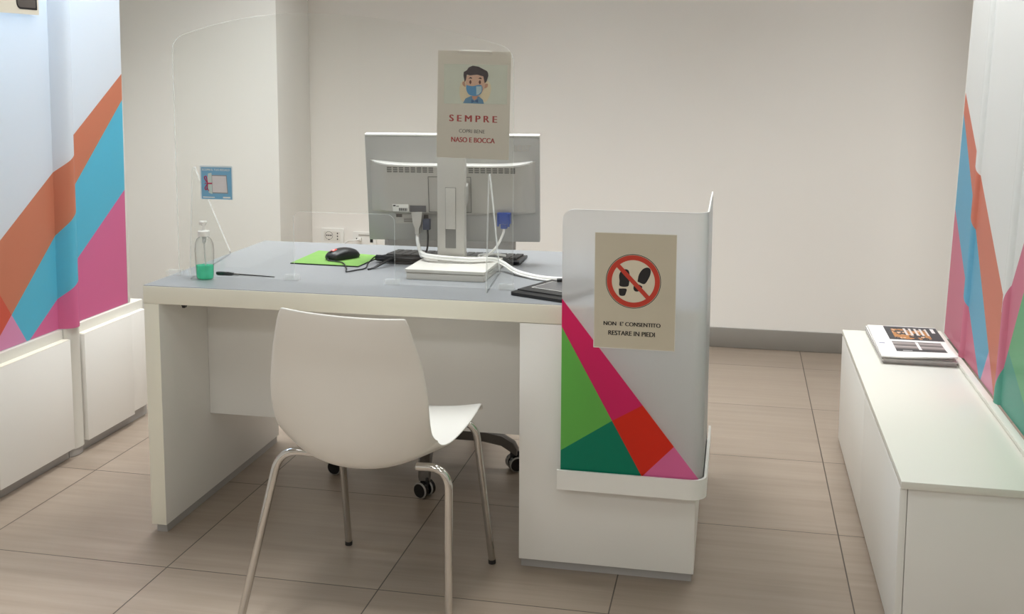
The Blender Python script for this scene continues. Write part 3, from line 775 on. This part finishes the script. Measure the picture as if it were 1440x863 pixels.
# ------------------------------------------------------------------ keyboard
root = thing('keyboard', 'black keyboard lying behind the monitor foot', 'keyboard', (-.885, 3.350, DH), .012)
bm = bm_new(); prism(bm, [(-.075, .013), (-.07, .018), (.07, .010), (.075, .007), (.075, .002), (-.068, .005)], YZ, -.222, .222); obj('case', bm, M['black'], root)
for sx in (-.18, .18):
    bm = bm_new(); box(bm, sx-.012, sx+.012, -.068, -.060, 0, .007, .001); obj('foot', bm, M['black'], root)
bm = bm_new()
for r_ in range(5):
    for c_ in range(16):
        x = -.214+c_*.0268; y = .052-r_*.0262; z = .0140-y*.057
        box(bm, x, x+.0236, y-.011, y+.011, z-.003, z+.0045, .0012, seg=1)
obj('keys', bm, M['dark_rubber'], root)

# black cable bundle
root = thing('cable_bundle', 'coiled black cable bundle left of the monitor foot', 'cables', (-1.038, 3.245, DH))
bm = bm_new()
for k in range(11):
    a = k*1.3; h = .0035+.0014*k
    pts = []
    for q in range(13):
        t = 2*PI*q/12
        sx_ = .080-.004*(k % 4); sy_ = .022-.002*(k % 3)
        pts.append((sx_*math.cos(t)+.004*math.sin(a), sy_*math.sin(t)+.003*math.cos(a*1.7), h+.003*math.sin(2*t+a)+.003))
    tube(bm, pts, .0028, 7, 4)
tube(bm, [(-.078, -.006, .020), (-.03, -.018, .017), (.04, -.012, .021), (.085, .0, .016)], .006, 8, 5)
tube(bm, [(-.078, .006, .014), (-.02, .012, .016), (.06, .006, .018)], .007, 8, 5)
obj('coil', bm, M['black'], root)
bm = bm_new()
tube(bm, [(-.02, -.03, .02), (-.03, -.075, .016), (-.05, -.12, .004), (-.06, -.14, .003)], .0026, 7, 6)
tube(bm, [(-.01, -.03, .02), (-.02, -.07, .018), (-.042, -.115, .006), (-.055, -.125, .003)], .0026, 7, 6)
obj('loose_ends', bm, M['black'], root)

# ------------------------------------------------------------------ monitor
mon = thing('computer_monitor', 'silver grey monitor seen from behind on a square foot', 'monitor', (-.835, 3.15, DH))
MX, MY = -.835, 3.15
bm = bm_new(); prism(bm, rounded(-.944-MX, -.709-MX, 3.0-MY, 3.245-MY, .006), XY, .0005, .018); obj('foot_base', bm, M['foot_pale'], mon)
bm = bm_new(); prism(bm, rounded(-.947-MX, -.706-MX, 2.996-MY, 3.25-MY, .006), XY, .022, .030); prism(bm, rounded(-.94-MX, -.713-MX, 3.005-MY, 3.24-MY, .006), XY, .0175, .0225)
obj('foot_plate', bm, M['foot_pale'], mon)
bm = bm_new(); box(bm, -.889-MX, -.8035-MX, 3.145-MY, 3.172-MY, .0295, .395, .003); st = obj('stand_column', bm, M['monitor_light'], mon)
bm = bm_new(); box(bm, -.862-MX, -.831-MX, 3.142-MY, 3.1452-MY, .13, .255, .001); obj('column_slider', bm, M['monitor_light'], st)
bm = bm_new(); box(bm, -.861-MX, -.832-MX, 3.1445-MY, 3.1455-MY, .073, .1295); obj('column_slot', bm, M['monitor'], st)
bm = bm_new(); box(bm, -.863-MX, -.830-MX, 3.1443-MY, 3.1452-MY, .0715, .2565); obj('slot_outline', bm, M['monitor_dark'], st)
# head: its own frame, tilted and turned
HC = Vector((-.870, 3.262, .972))
piv = bpy.data.objects.new('head', None)
Rm = Matrix.Rotation(math.radians(7), 4, 'Z') @ Matrix.Rotation(math.radians(9), 4, 'X')
def hx(bm):     # place geometry built around the head centre
    bm.transform(Matrix.Translation(HC-Vector((MX, MY, DH))) @ Rm)
hw, hh = .272, .171
bm = bm_new(); box(bm, -hw, hw, -.006, .018, -hh, hh-.004, .003); hx(bm); head = obj('back_panel', bm, M['monitor'], mon)
bpy.data.objects.remove(piv)
bm = bm_new(); box(bm, -hw, hw, -.007, .0185, hh-.0035, hh+.0015, .001); hx(bm); obj('top_edge', bm, M['lit_edge'], head)
bm = bm_new(); box(bm, -hw+.008, hw-.008, .0182, .0192, -hh+.018, hh-.010); hx(bm); obj('screen', bm, M['screen_black'], mon)
# bulge with curved lower edge
def bulge_z(x): 
    t = x/.258
    return .082-.012*max(0, (abs(t)-.35)/.65)**2*-1 if False else .082+.010*max(0, (abs(t)-.45)/.55)**2
bm = bm_new(); N = 40; rows = []
for i in range(N+1):
    x = -.258+.516*i/N; t = x/.258
    zt = bulge_z(x); zl = -.079+.006*t*t
    dp = .034*(1-max(0, (abs(t)-.72)/.28)**2.2)
    rows.append([bm.verts.new((x, -.006, zt)), bm.verts.new((x, -.006-dp, zt-.002)), bm.verts.new((x, -.006-dp, zt-.024)), bm.verts.new((x, -.006-dp*.96, .03)), bm.verts.new((x, -.006-dp*.9, zl+.01)), bm.verts.new((x, -.006-dp*.55, zl)), bm.verts.new((x, -.0055, zl-.002))])
for i in range(N):
    for k in range(6): bm.faces.new([rows[i][k], rows[i+1][k], rows[i+1][k+1], rows[i][k+1]])
for i in (0, N): bm.faces.new(rows[i])
hx(bm); obj('rear_cover', bm, M['monitor_light'], mon)
bm = bm_new(); last = None
for i in range(N+1):
    x = -.25+.50*i/N; t = x/.258; dp = .0345*(1-max(0, (abs(t)-.72)/.28)**2.2)
    z = bulge_z(x); cur = [bm.verts.new((x, -.006-dp, z-.0040)), bm.verts.new((x, -.0058-dp, z+.0005)), bm.verts.new((x, -.006, z+.0008))]
    if last:
        for k in range(2): bm.faces.new([last[k], cur[k], cur[k+1], last[k+1]])
    last = cur
hx(bm); obj('cover_ridge', bm, M['lit_edge'], mon)
for sgn in (-1, 1):
    bm = bm_new()
    for c_ in range(8):
        for r_ in range(3):
            x = sgn*(.062+c_*.0185); z = .0745-r_*.0062
            box(bm, x-.0072, x+.0072, -.0408, -.0385, z-.0020, z+.0020)
    hx(bm); obj('vent_slots', bm, M['monitor_dark'], mon)
bm = bm_new()
for (a_, b2, c2, d2) in ((-.072, .062, .046, .0475), (-.072, -.0705, -.066, .046), (.0605, .062, -.066, .046), (-.072, .062, -.067, -.0655)):
    box(bm, a_, b2, -.0410, -.0385, c2, d2)
hx(bm); obj('mount_outline', bm, M['monitor_dark'], mon)
bm = bm_new(); box(bm, -.186, -.136, -.0405, -.0375, -.066, -.043, .0005); hx(bm); lb = obj('white_label', bm, M['white_plastic'], mon)
bm = bm_new()
for k in range(8): box(bm, -.166+k*.0034, -.164+k*.0034, -.0412, -.0404, -.064, -.055)
box(bm, -.184, -.176, -.0412, -.0404, -.049, -.045); box(bm, -.174, -.166, -.0412, -.0404, -.050, -.048)
hx(bm); obj('barcode', bm, M['black_ink'], lb)
bm = bm_new(); box(bm, -.132, -.081, -.0405, -.0375, -.067, -.047, .0005); hx(bm); obj('dark_label', bm, plain('dark_grey_label', (92, 90, 92), .5), mon)
bm = bm_new(); box(bm, -.184, -.078, -.0085, -.0058, -.115, -.083, .0005); hx(bm); lb = obj('rating_label', bm, M['monitor_light'], mon)
bm = bm_new(); box(bm, -.182, -.163, -.0092, -.0084, -.094, -.084); box(bm, -.095, -.079, -.0092, -.0084, -.113, -.085)
for k in range(4): box(bm, -.158, -.115-.01*(k % 2), -.0092, -.0084, -.099-k*.0035, -.0978-k*.0035)
hx(bm); obj('label_print', bm, M['ink_grey'], lb)
lo_ = lettering('logo', 'acer', .188, .246, .122, .142, -.0068, M['monitor_light'], mon, .0012)
lo_.data.transform(Matrix.Translation(HC-Vector((MX, MY, DH))) @ Rm)
bm = bm_new(); box(bm, -.012, .055, -.10, -.04, -.03, .03, .004); hx(bm); obj('pivot_block', bm, M['monitor'], mon)

# plugs and their cables (each hangs from the monitor)
def plugged(name, label, loc, plug, pm, path, r, cm):
    t = thing(name, label, 'cable', loc)
    plug(t, pm)
    b = bm_new(); tube(b, [(p[0]-loc[0], p[1]-loc[1], p[2]-loc[2]) for p in path], r, 8, 8); obj('cable', b, cm, t)
    return t
def power_plug(t, m):
    b = bm_new(); prism(b, [(-.018, .016), (.018, .016), (.013, -.02), (.0065, -.036), (.006, -.055), (-.006, -.055), (-.0065, -.036), (-.013, -.02)], XZ, -.013, .011); obj('plug', b, m, t)
def vga(t, m):
    b = bm_new(); box(b, -.021, .021, -.012, .010, -.018, .018, .003); box(b, -.010, .010, -.010, .008, -.032, -.018, .002); q = obj('plug', b, m, t)
    for sx_ in (-.0165, .0165):
        b = bm_new(); tube(b, [(sx_, -.013, .016), (sx_, -.013, -.024)], .0035, 8, 0); obj('thumbscrew', b, m, q)
def dark_plug(t, m):
    b = bm_new(); box(b, -.011, .011, -.010, .008, -.018, .016, .002); obj('plug', b, m, t)
plugged('power_cable', 'white power plug and cable under the back of the monitor', (-.976, 3.232, .884), power_plug, M['monitor_light'],
        [(-.976, 3.231, .832), (-.976, 3.225, .82), (-.97, 3.212, .80), (-.955, 3.20, .765), (-.945, 3.195, DH+.045)], .0055, M['white_cable'])
plugged('audio_cable', 'thin black plug and cable beside the white power plug', (-.945, 3.226, .862), dark_plug, plain('dark_blue_plug', (60, 66, 84), .4),
        [(-.942, 3.222, .845), (-.938, 3.212, .82), (-.938, 3.205, .79), (-.942, 3.20, DH+.045)], .0030, M['black'])
plugged('video_cable', 'blue video plug with a white cable, right side of the monitor', (-.704, 3.252, .884), vga, M['blue_plug'],
        [(-.704, 3.25, .853), (-.706, 3.243, .835), (-.722, 3.232, .80), (-.745, 3.225, .775), (-.775, 3.235, .76), (-.785, 3.265, .763), (-.74, 3.262, .768), (-.70, 3.258, .766)], .0040, M['white_cable'])
# white cable trunk across the foot
root = thing('white_cable', 'thick white cable bundle running across the desk past the monitor stand', 'cables', (-.75, 3.1, DH))
bm = bm_new()
pth = [(-.955, 3.19, .047), (-.92, 3.135, .048), (-.85, 3.128, .044), (-.78, 3.137, .041), (-.725, 3.168, .038), (-.69, 3.178, .026), (-.64, 3.13, .012), (-.56, 3.07, .0085), (-.46, 3.045, .0085), (-.36, 3.0, .0085), (-.25, 2.95, .0085)]
pth = [(a+.75, b_-3.1, c) for a, b_, c in pth]
tube(bm, pth, .0064, 10, 8); obj('sleeve', bm, M['white_cable'], root)
bm = bm_new(); tube(bm, [(a, b_-.0105+.002*math.sin(i*2), max(.0035, c-.004)) for i, (a, b_, c) in enumerate(pth)], .0030, 8, 8)
obj('thin_wire', bm, M['white_cable'], root)

# signature pad
root = thing('signature_pad', 'black signature pad lying half behind the frosted partition', 'signature pad', (-.478, 2.905, DH), math.radians(-24))
bm = bm_new(); prism(bm, rounded(-.088, .088, -.105, .105, .012), XY, .0005, .009); obj('case', bm, M['black'], root)
bm = bm_new(); box(bm, -.086, .086, -.07, .10, .0088, .012, .0015); obj('raised_deck', bm, M['dark_rubber'], root)
bm = bm_new(); box(bm, -.066, .066, -.03, .075, .0119, .0124); fr_ = obj('bezel_line', bm, M['white_plastic'], root)
bm = bm_new(); box(bm, -.063, .063, -.027, .072, .0123, .0128); obj('display', bm, plain('grey_display', (96, 96, 98), .3), root)
root = thing('stylus', 'black stylus resting on the signature pad beside the partition', 'stylus', (-.455, 3.0, DH+.0185), .25)
bm = bm_new(); tube(bm, [(-.04, 0, 0), (-.03, 0, 0), (.06, 0, 0), (.08, 0, 0)], lambda t: .0055*min(1, .45+t*3), 10, 4); obj('barrel', bm, M['black'], root)

# ------------------------------------------------------------------ office chair behind the desk
oc = thing('office_chair', 'grey office swivel chair on castors behind the desk', 'chair', (-1.02, 3.47, 0))
bm = bm_new(); lathe(bm, [(.028, .075), (.045, .08), (.048, .12), (.03, .135), (.028, .137)], seg=24); obj('hub', bm, M['grey_plastic'], oc)
bm = bm_new(); lathe(bm, [(.026, .13), (.026, .26), (.015, .262), (.015, .42)], seg=20); obj('gas_column', bm, M['black'], oc)
ANG0 = math.atan2(3.185-3.47, -.945+1.02)
def wheel_bm(sy):
    b = bm_new(); lathe(b, [(.008, -.009), (.022, -.010), (.026, -.006), (.026, .006), (.022, .010), (.008, .009)], (0, 0, 0), 22, axis='Y'); return b
for k in range(5):
    a = ANG0+2*PI*k/5; ca, sa = math.cos(a), math.sin(a)
    b = bm_new(); last = None
    secs = [(.02, .105, .030, .036), (.10, .115, .028, .036), (.20, .115, .024, .034), (.27, .104, .021, .034), (.31, .082, .020, .036), (.322, .066, .018, .022)]
    prof = []
    for (d, z, hw_, hh_) in secs:
        ringv = []
        for (u, v) in ((-1, -.5), (-.75, .4), (-.35, .5), (.35, .5), (.75, .4), (1, -.5)):
            ringv.append(b.verts.new((d*ca-u*hw_*sa, d*sa+u*hw_*ca, z+v*hh_)))
        if last:
            for q in range(6): b.faces.new([last[q], last[(q+1) % 6], ringv[(q+1) % 6], ringv[q]])
        else: b.faces.new(ringv)
        last = ringv
    b.faces.new(list(reversed(last)))
    arm = obj('base_arm', b, M['grey_plastic'], oc)
    cx, cy_ = .312*ca, .312*sa; rot = a+[.9, .6, 1.7, 2.4, -.7][k]
    b = bm_new(); box(b, -.016, .016, -.006, .006, .026, .066, .003); tube(b, [(0, 0, .03), (0, 0, .072)], .006, 8, 0); fork = obj('castor', b, M['black'], arm); fork.location = (cx, cy_, 0); fork.rotation_euler = (0, 0, rot)
    for sy_ in (-1, 1):
        b = wheel_bm(sy_); wv = obj('wheel', b, [M['black_gloss'], M['grey_light_plastic']], arm)
        for f in wv.data.polygons:
            rr = math.hypot(f.center.x, f.center.z)
            if .0215 < rr < .0255 and abs(f.center.y) > .007: f.material_index = 1
        wv.location = (cx-math.sin(rot)*.017*sy_, cy_+math.cos(rot)*.017*sy_, .0265); wv.rotation_euler = (0, 0, rot)
bm = bm_new(); box(bm, -.235, .235, -.13, .30, .43, .50, .03, seg=4); obj('seat', bm, M['fabric_grey'], oc)
bm = bm_new(); box(bm, -.10, .10, -.06, .16, .405, .432, .005); obj('seat_mechanism', bm, M['black'], oc)
bm = bm_new(); box(bm, -.245, .245, .275, .335, .57, 1.03, .025, seg=4); obj('backrest', bm, M['fabric_grey'], oc)
bm = bm_new(); box(bm, -.04, .04, .345, .36, .42, .80, .004); box(bm, -.04, .04, .10, .36, .405, .425, .004); box(bm, -.04, .04, .33, .35, .70, .80); obj('back_support', bm, M['black'], oc)

# ------------------------------------------------------------------ white shell chair in front
ch = thing('shell_chair', 'white plastic shell chair with chrome legs in front of the desk', 'chair', (-.833, 2.50, 0), math.radians(-.5))
# centre line: (y, z, half width, rise of the sides)
prof = [(.228, .432, .196, .018), (.220, .441, .198, .018), (.17, .440, .199, .015), (.08, .430, .198, .020), (-.02, .420, .196, .032), (-.10, .414, .194, .048), (-.165, .416, .192, .066), (-.215, .434, .191, .076),
        (-.252, .480, .189, .064), (-.278, .545, .189, .044), (-.300, .615, .187, .034), (-.322, .690, .177, .029), (-.343, .750, .163, .024), (-.358, .800, .150, .020), (-.362, .821, .142, .018)]
def interp(n=46):
    P = [Vector((0, p[0], p[1])) for p in prof]; Q = [Vector((p[2], p[3], 0)) for p in prof]
    m = 4
    return smooth_path(P, m), smooth_path(Q, m)
cp, cq = interp()
bm = bm_new(); NU = 18; G = []
for j, (p, q) in enumerate(zip(cp, cq)):
    t = (cp[min(j+1, len(cp)-1)]-cp[max(j-1, 0)]).normalized()
    nrm = Vector((0, t.z, -t.y))            # to the sitter's side (up on the seat, forward on the back)
    if nrm.z < 0 and abs(nrm.z) > abs(nrm.y): nrm = -nrm
    if nrm.y < 0 and abs(nrm.y) > abs(nrm.z): nrm = -nrm
    row = []
    for i in range(NU+1):
        u = -1+2*i/NU
        row.append(bm.verts.new((u*q.x-.015+.032*max(0, (p.z-.5)/.34), p.y+nrm.y*q.y*abs(u)**2.3, p.z+nrm.z*q.y*abs(u)**2.3-.006*u*max(0, (p.z-.5)/.34))))
    G.append(row)
for j in range(len(G)-1):
    for i in range(NU): bm.faces.new([G[j][i], G[j][i+1], G[j+1][i+1], G[j+1][i]])
sh = obj('shell', bm, M['shell'], ch, 80)
md = sh.modifiers.new('thick', 'SOLIDIFY'); md.thickness = .007; md.offset = 0
md = sh.modifiers.new('smooth', 'SUBSURF'); md.levels = 1; md.render_levels = 2
# x of the hidden end, y, knee x, foot x, foot y
for xi, yi, xk, xf, yf, zt in ((-.100, -.172, -.213, -.305, -.235, .442), (.126, -.172, .204, .196, -.160, .430), (-.12, .13, -.188, -.222, .285, .432), (.12, .13, .186, .202, .262, .438)):
    s_ = -1 if xi < 0 else 1; back = yi < 0
    pts = [(xi, yi, zt-.002), (xk-s_*.045, yi-.005*(1 if back else -1), zt+.001)]
    k0 = Vector((xk, yi-.008*(1 if back else -1), zt)); ft = Vector((xf, yf, .007))
    d = (ft-k0).normalized(); c0 = Vector(pts[-1])
    for q in range(1, 8):
        tt = q/8; p1 = k0+d*.05
        pts.append(tuple(c0*(1-tt)**2+k0*2*tt*(1-tt)+p1*tt*tt))
    pts.append(tuple(k0+d*.05)); pts.append(tuple(ft))
    b = bm_new(); tube(b, pts, .0098, 14, 0); lg = obj('leg', b, M['chrome'], ch, 60)
    b = bm_new(); tube(b, [tuple(ft+d*-.006), (xf, yf, .0005)], .0104, 12, 0); obj('foot_cap', b, M['dark_rubber'], lg)

# ------------------------------------------------------------------ wall sockets
def plate(x0_, x1_, z0_, z1_, name, label):
    t = thing(name, label, 'socket', ((x0_+x1_)/2, 5.27, (z0_+z1_)/2))
    w2, h2 = (x1_-x0_)/2, (z1_-z0_)/2
    b = bm_new(); prism(b, rounded(-w2, w2, -h2, h2, .006), XZ, -.010, 0); obj('cover_plate', b, M['white_plastic'], t)
    return t, w2, h2
t, w2, h2 = plate(-2.115, -1.990, .437, .516, 'power_socket', 'white power socket plate on the back wall, left of the cable outlet')
b = bm_new(); prism(b, rounded(-.045, .045, -.024, .024, .004), XZ, -.0125, -.0100); ins = obj('insert', b, plain('insert_white', (226, 222, 214), .4), t)
b = bm_new()
ring(b, (-.017, .003), .020, .0215, -.0128); obj('outlet_ring', b, M['holes'], ins)
for px_, pz_, pr_ in ((-.028, .004, .004), (-.017, .004, .004), (-.006, .004, .004), (-.017, -.018, .003), (.030, -.015, .0036), (.030, 0, .0036), (.030, .015, .0036)):
    b = bm_new(); flat(b, arcpts(px_, pz_, pr_, 14), XZ, -.0129); obj('hole', b, M['holes'], ins)
t, w2, h2 = plate(-1.940, -1.812, .435, .503, 'data_socket', 'white cable outlet plate on the back wall beside the monitor')
b = bm_new(); box(b, -.032, .045, -.0112, -.0099, .014, .022); obj('label_strip', b, plain('grey_strip', (176, 172, 164), .5), t)
b = bm_new(); box(b, .030, .046, -.0115, -.0099, -.018, .002); obj('jack', b, M['holes'], t)
b = bm_new(); flat(b, arcpts(-.042, -.001, .004, 12), XZ, -.0105); obj('hole', b, M['holes'], t)
root = thing('white_cable', 'thin white cable plugged into the outlet plate on the back wall', 'cable', (-1.90, 5.258, .467))
b = bm_new(); box(b, -.010, .010, -.018, 0, -.008, .008, .002); obj('plug', b, M['white_plastic'], root)
b = bm_new(); tube(b, [(0, -.016, 0), (-.02, -.03, -.004), (-.06, -.02, -.012), (-.10, -.012, -.05), (-.11, -.010, -.12), (-.10, -.010, -.465)], .004, 8, 8); obj('cord', b, M['white_cable'], root)

# ------------------------------------------------------------------ newspapers
def news_mat(name, kind):
    t = NT(name); U, V = t.uv()      # U: 0..1 across the page (left strip first), V: 0..1 from the near end
    def rect(u0, u1, v0, v1):
        a = t.math('MULTIPLY', t.math('GREATER_THAN', U, u0), t.math('LESS_THAN', U, u1))
        b_ = t.math('MULTIPLY', t.math('GREATER_THAN', V, v0), t.math('LESS_THAN', V, v1))
        return t.math('MULTIPLY', a, b_)
    uvn = t.n('ShaderNodeUVMap')
    n1 = t.noise(7, 3, uvn.outputs[0]); n2 = t.noise(16, 3, uvn.outputs[0])
    c = lin((232, 229, 227))
    # small text lines on the masthead strip
    ln = t.math('GREATER_THAN', t.math('FRACT', t.math('MULTIPLY', U, 60.0)), .6)
    c = t.mix(t.math('MULTIPLY', t.math('MULTIPLY', rect(.05, .17, .50, .62), ln), .35), c, lin((120, 118, 118)))
    c = t.mix(rect(.05, .13, .38, .41), c, lin((150, 150, 170)))
    photo = t.mix(t.math('GREATER_THAN', n1, .52), lin((62, 60, 62)), lin((176, 122, 72)))
    photo = t.mix(t.math('GREATER_THAN', n2, .60), photo, lin((206, 170, 140)))
    bars = t.math('GREATER_THAN', t.math('FRACT', t.math('MULTIPLY', U, 13.0)), .55)
    c = t.mix(rect(.23, 1.0, .53, .985), c, lin((64, 63, 66)))
    c = t.mix(rect(.32, .84, .56, .90), c, photo)
    c = t.mix(t.math('MULTIPLY', rect(.48, .84, .70, .93), bars), c, lin((205, 200, 196)))
    c = t.mix(rect(.90, .95, .80, .95), c, lin((220, 218, 216)))
    st = t.math('FRACT', t.math('MULTIPLY', V, 9.0))
    ph2 = t.mix(st, lin((72, 66, 66)), lin((176, 166, 162)))
    c = t.mix(rect(.24, .92, .16, .47), c, ph2)
    c = t.mix(rect(.24, .92, .16, .24), c, lin((70, 68, 70)))
    c = t.mix(rect(.56, .60, .22, .46), c, lin((230, 226, 224)))
    c = t.mix(rect(.33, .46, .185, .20), c, lin((190, 188, 186)))
    t.principled(c, .6)
    return t.m
top_m = news_mat('front_page_print', 0)
NW, NL = .222, .425
def newspaper(i, z, th, dx, dy, rz, top=False):
    t = thing('newspaper', 'newspaper', 'newspaper', (.470+dx, 3.552+dy, z), rz, 'newspapers stacked on the right cabinet')
    b = bm_new(); uvl = b.loops.layers.uv.new('UVMap'); nu, nv = 10, 14
    def P(u, v, lvl):
        curl = (.008*max(0, (.35-v)/.35)**1.6*max(0, (u-.45)/.55)**1.2 - .002*max(0, (.25-v)/.25)**1.2*(1-u) if top else 0)
        belly = .0012*math.sin(u*9+i)*max(0, .3-v)*3 if top else 0
        return (u*NW*(1.0 if not top else 1.03), v*NL, lvl*th*(1-.35*(1-abs(1-2*v)**8)*0)+curl+belly)
    T = [[b.verts.new(P(u/nu, v/nv, 1)) for u in range(nu+1)] for v in range(nv+1)]
    B = [[b.verts.new(P(u/nu, v/nv, 0)) for u in range(nu+1)] for v in range(nv+1)]
    def q(vs, uvs, mi):
        f = b.faces.new(vs); f.material_index = mi
        for l, c in zip(f.loops, uvs): l[uvl].uv = c
    for v in range(nv):
        for u in range(nu):
            uv4 = [(u/nu, v/nv), ((u+1)/nu, v/nv), ((u+1)/nu, (v+1)/nv), (u/nu, (v+1)/nv)]
            q([T[v][u], T[v][u+1], T[v+1][u+1], T[v+1][u]], uv4, 0)
            q([B[v][u], B[v+1][u], B[v+1][u+1], B[v][u+1]], [uv4[0], uv4[3], uv4[2], uv4[1]], 1)
    for u in range(nu):
        q([B[0][u], B[0][u+1], T[0][u+1], T[0][u]], [(0, 0)]*4, 1 if top else 2); q([B[nv][u+1], B[nv][u], T[nv][u], T[nv][u+1]], [(0, 0)]*4, 1 if top else 2)
    for v in range(nv):
        q([B[v][0], T[v][0], T[v+1][0], B[v+1][0]], [(0, 0)]*4, 1 if top else 2); q([B[v][nu], B[v+1][nu], T[v+1][nu], T[v][nu]], [(0, 0)]*4, 1 if top else 2)
    o = obj('folded_sheets', b, [top_m if top else M['newsprint'], M['newsprint'], M['page_edges']], t, 50)
    return t
z = CT+.0005
names = ['newspaper at the bottom of the stack on the right cabinet', 'second newspaper from the bottom of the stack', 'third newspaper from the bottom of the stack', 'newspaper just under the top one on the stack']
for i, (th, dx, dy, rz) in enumerate(((.0060, .004, .006, .0), (.0052, -.002, .0, .012), (.0048, .003, -.004, -.008), (.0042, -.004, .004, .006))):
    t = newspaper(i, z, th, dx, dy, rz); t['label'] = names[i]; z += th+.0006
t = newspaper(9, z+.0022, .0038, -.004, -.006, -.004, True); t['label'] = 'top newspaper with photos on its front page, on the right cabinet stack'
